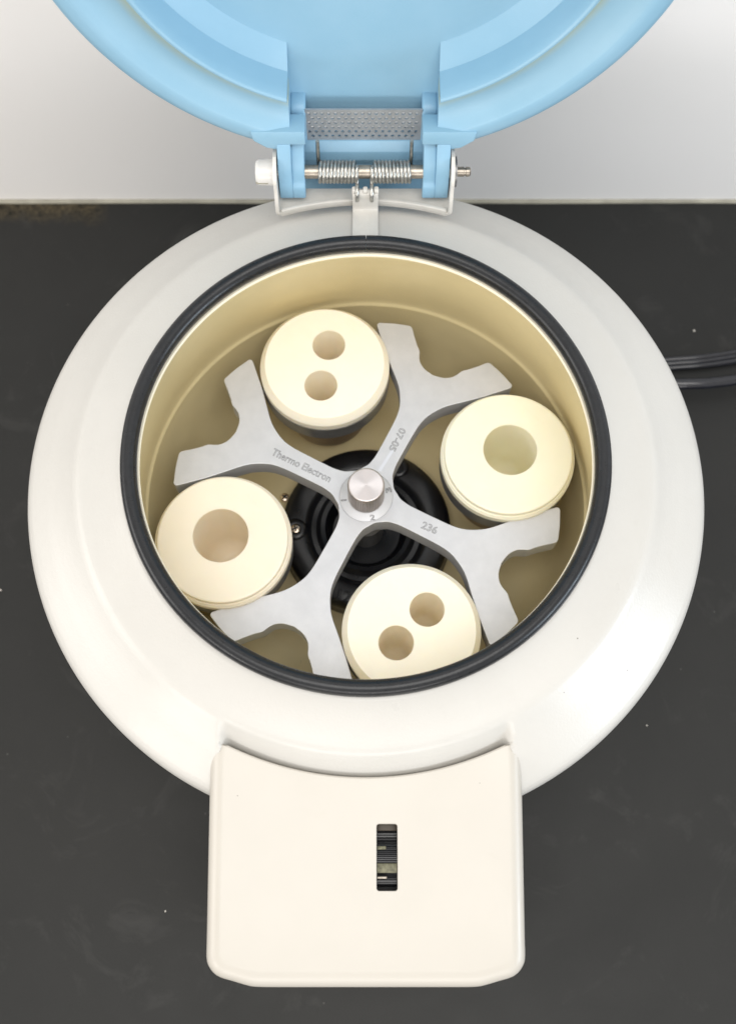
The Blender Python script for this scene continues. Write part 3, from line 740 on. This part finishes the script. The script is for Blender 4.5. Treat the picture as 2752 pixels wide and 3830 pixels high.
for k in range(4):
    cx_, cy_ = cen[k]
    if bk0 is None:
        bkt = empty('bucket', (cx_, cy_, -0.045))
        link('bucket_rim', lathe([(0.0345, -0.0025), (0.0386, -0.0025), (0.0391, -0.0031), (0.0391, -0.0158), (0.0385, -0.0166), (0.0300, -0.0155), (0.0300, -0.010)], 110, c=(cx_, cy_)), M['bucket'], bkt)
        link('bucket_body', lathe([(0.0298, -0.0100), (0.0296, -0.0360), (0.0285, -0.0520), (0.0262, -0.0620), (0.0, -0.0640)], 80, c=(cx_, cy_)), M['bucket_body'], bkt)
        bk0 = bkt
    else:
        bkt = bk0.copy(); COL.objects.link(bkt); bkt.location = (cx_, cy_, -0.045)
        for ch in bk0.children:
            c_ = ch.copy(); COL.objects.link(c_); c_.parent = bkt
    tag(bkt, 'grey steel bucket ' + LBL[k][0], 'bucket', 'swing buckets hanging in the rotor')
    mat = M[LBL[k][2]]
    two = len(holes_[k]) == 2
    rt_ = 0.0356 if two else 0.0362
    hs = [circle_pts(x - cx_, y - cy_, r, 72) for x, y, r in holes_[k]]
    if two: rings = [(0.0002, -0.0001), (0.0016, -0.0022), (0.0028, -0.0038), (0.0034, -0.0050), (0.0034, -0.0100)]
    else: rings = [(0.0008, -0.0002), (0.0012, -0.0008), (0.0013, -0.0034), (0.0021, -0.0038), (0.0026, -0.0046), (0.0032, -0.0052), (0.0033, -0.0100)]
    ins = capped(circle_pts(0, 0, rt_, 130), hs, rings, [(-0.00025, -0.0001), (0.0002, -0.0006), (0.0003, -0.020), (0.0004, -0.054), (0.0010, -0.0585), (0.0024, -0.0620), (0.0048, -0.0648), (0.0078, -0.0662), (0.0092, -0.0665)], hole_floor=1, ang=25, bottom=False)
    ins.transform(Matrix.Translation((0, 0, 0.0117)))
    ins_o = bpy.data.objects.new('tube_insert', ins); COL.objects.link(ins_o); ins.materials.append(mat)
    ins_o.location = (cx_, cy_, ZT - 0.0117)
    tag(ins_o, LBL[k][1], 'insert', 'nylon tube inserts in the buckets')

# ------------------------------------------------------------------ power cord: flat three-core flex looping behind the machine
def flex3():
    pts = []
    for c_, a0, a1 in ((0.0027, -158, 158), (0.0, 22, 158), (-0.0027, 22, 338), (0.0, 202, 338)):
        for i in range(11):
            a = radians(a0 + (a1 - a0) * i / 10); pts.append((1.35 * (c_ + 0.00145 * cos(a)), 1.35 * 0.00145 * sin(a)))
    return pts
c1 = catmull([(0.150, 0.118, -0.1375), (0.185, 0.135, -0.1372), (0.210, 0.1480, -0.1370), (0.226, 0.1500, -0.1368), (0.250, 0.1518, -0.1362), (0.276, 0.1560, -0.1364), (0.310, 0.164, -0.1374), (0.350, 0.176, -0.1380), (0.50, 0.215, -0.1382), (0.80, 0.235, -0.1382), (1.28, 0.20, -0.1382)], 8)
c2 = catmull([(0.150, 0.120, -0.128), (0.185, 0.125, -0.127), (0.210, 0.1285, -0.1262), (0.231, 0.1285, -0.1255), (0.252, 0.1295, -0.1255), (0.276, 0.1335, -0.1255), (0.310, 0.144, -0.127), (0.350, 0.157, -0.130), (0.50, 0.198, -0.1358), (0.80, 0.222, -0.1358), (1.28, 0.185, -0.1358)], 8)
cord = empty('power_cord', (0.24, 0.145, BENCH_Z))
tag(cord, 'glossy black power cord doubled over on the bench at the right of the centrifuge', 'cord')
link('cord_run', tube(c1, 0, prof=[(b_, a_) for a_, b_ in flex3()]), M['cord'], cord)
link('cord_run', tube(c2, 0.0040, 20), M['cord'], cord)

# ------------------------------------------------------------------ crumbs on the bench
def crumb(x, y, r, label):
    bm = bmesh.new(); bmesh.ops.create_icosphere(bm, subdivisions=2, radius=r)
    for v in bm.verts: v.co *= 0.75 + 0.5 * random.random(); v.co.z *= 0.6
    me = bpy.data.meshes.new('m'); bm.to_mesh(me); bm.free()
    o = bpy.data.objects.new('crumb', me); COL.objects.link(o); me.materials.append(M['crumb']); o.location = (x, y, BENCH_Z + r * 0.4)
    tag(o, label, 'crumb', 'crumbs scattered on the bench')
crumb(0.2462, 0.1787, 0.0008, 'pale triangular crumb on the bench just above the power cord')
crumb(-0.2550, -0.0219, 0.0006, 'tiny white crumb at the left edge of the bench, level with the rotor knob')
crumb(0.1884, -0.1154, 0.0004, 'tiny white crumb on the bench right of the housing, above the control panel')
crumb(-0.1284, -0.2331, 0.0005, 'small oblong white crumb on the bench left of the control panel')
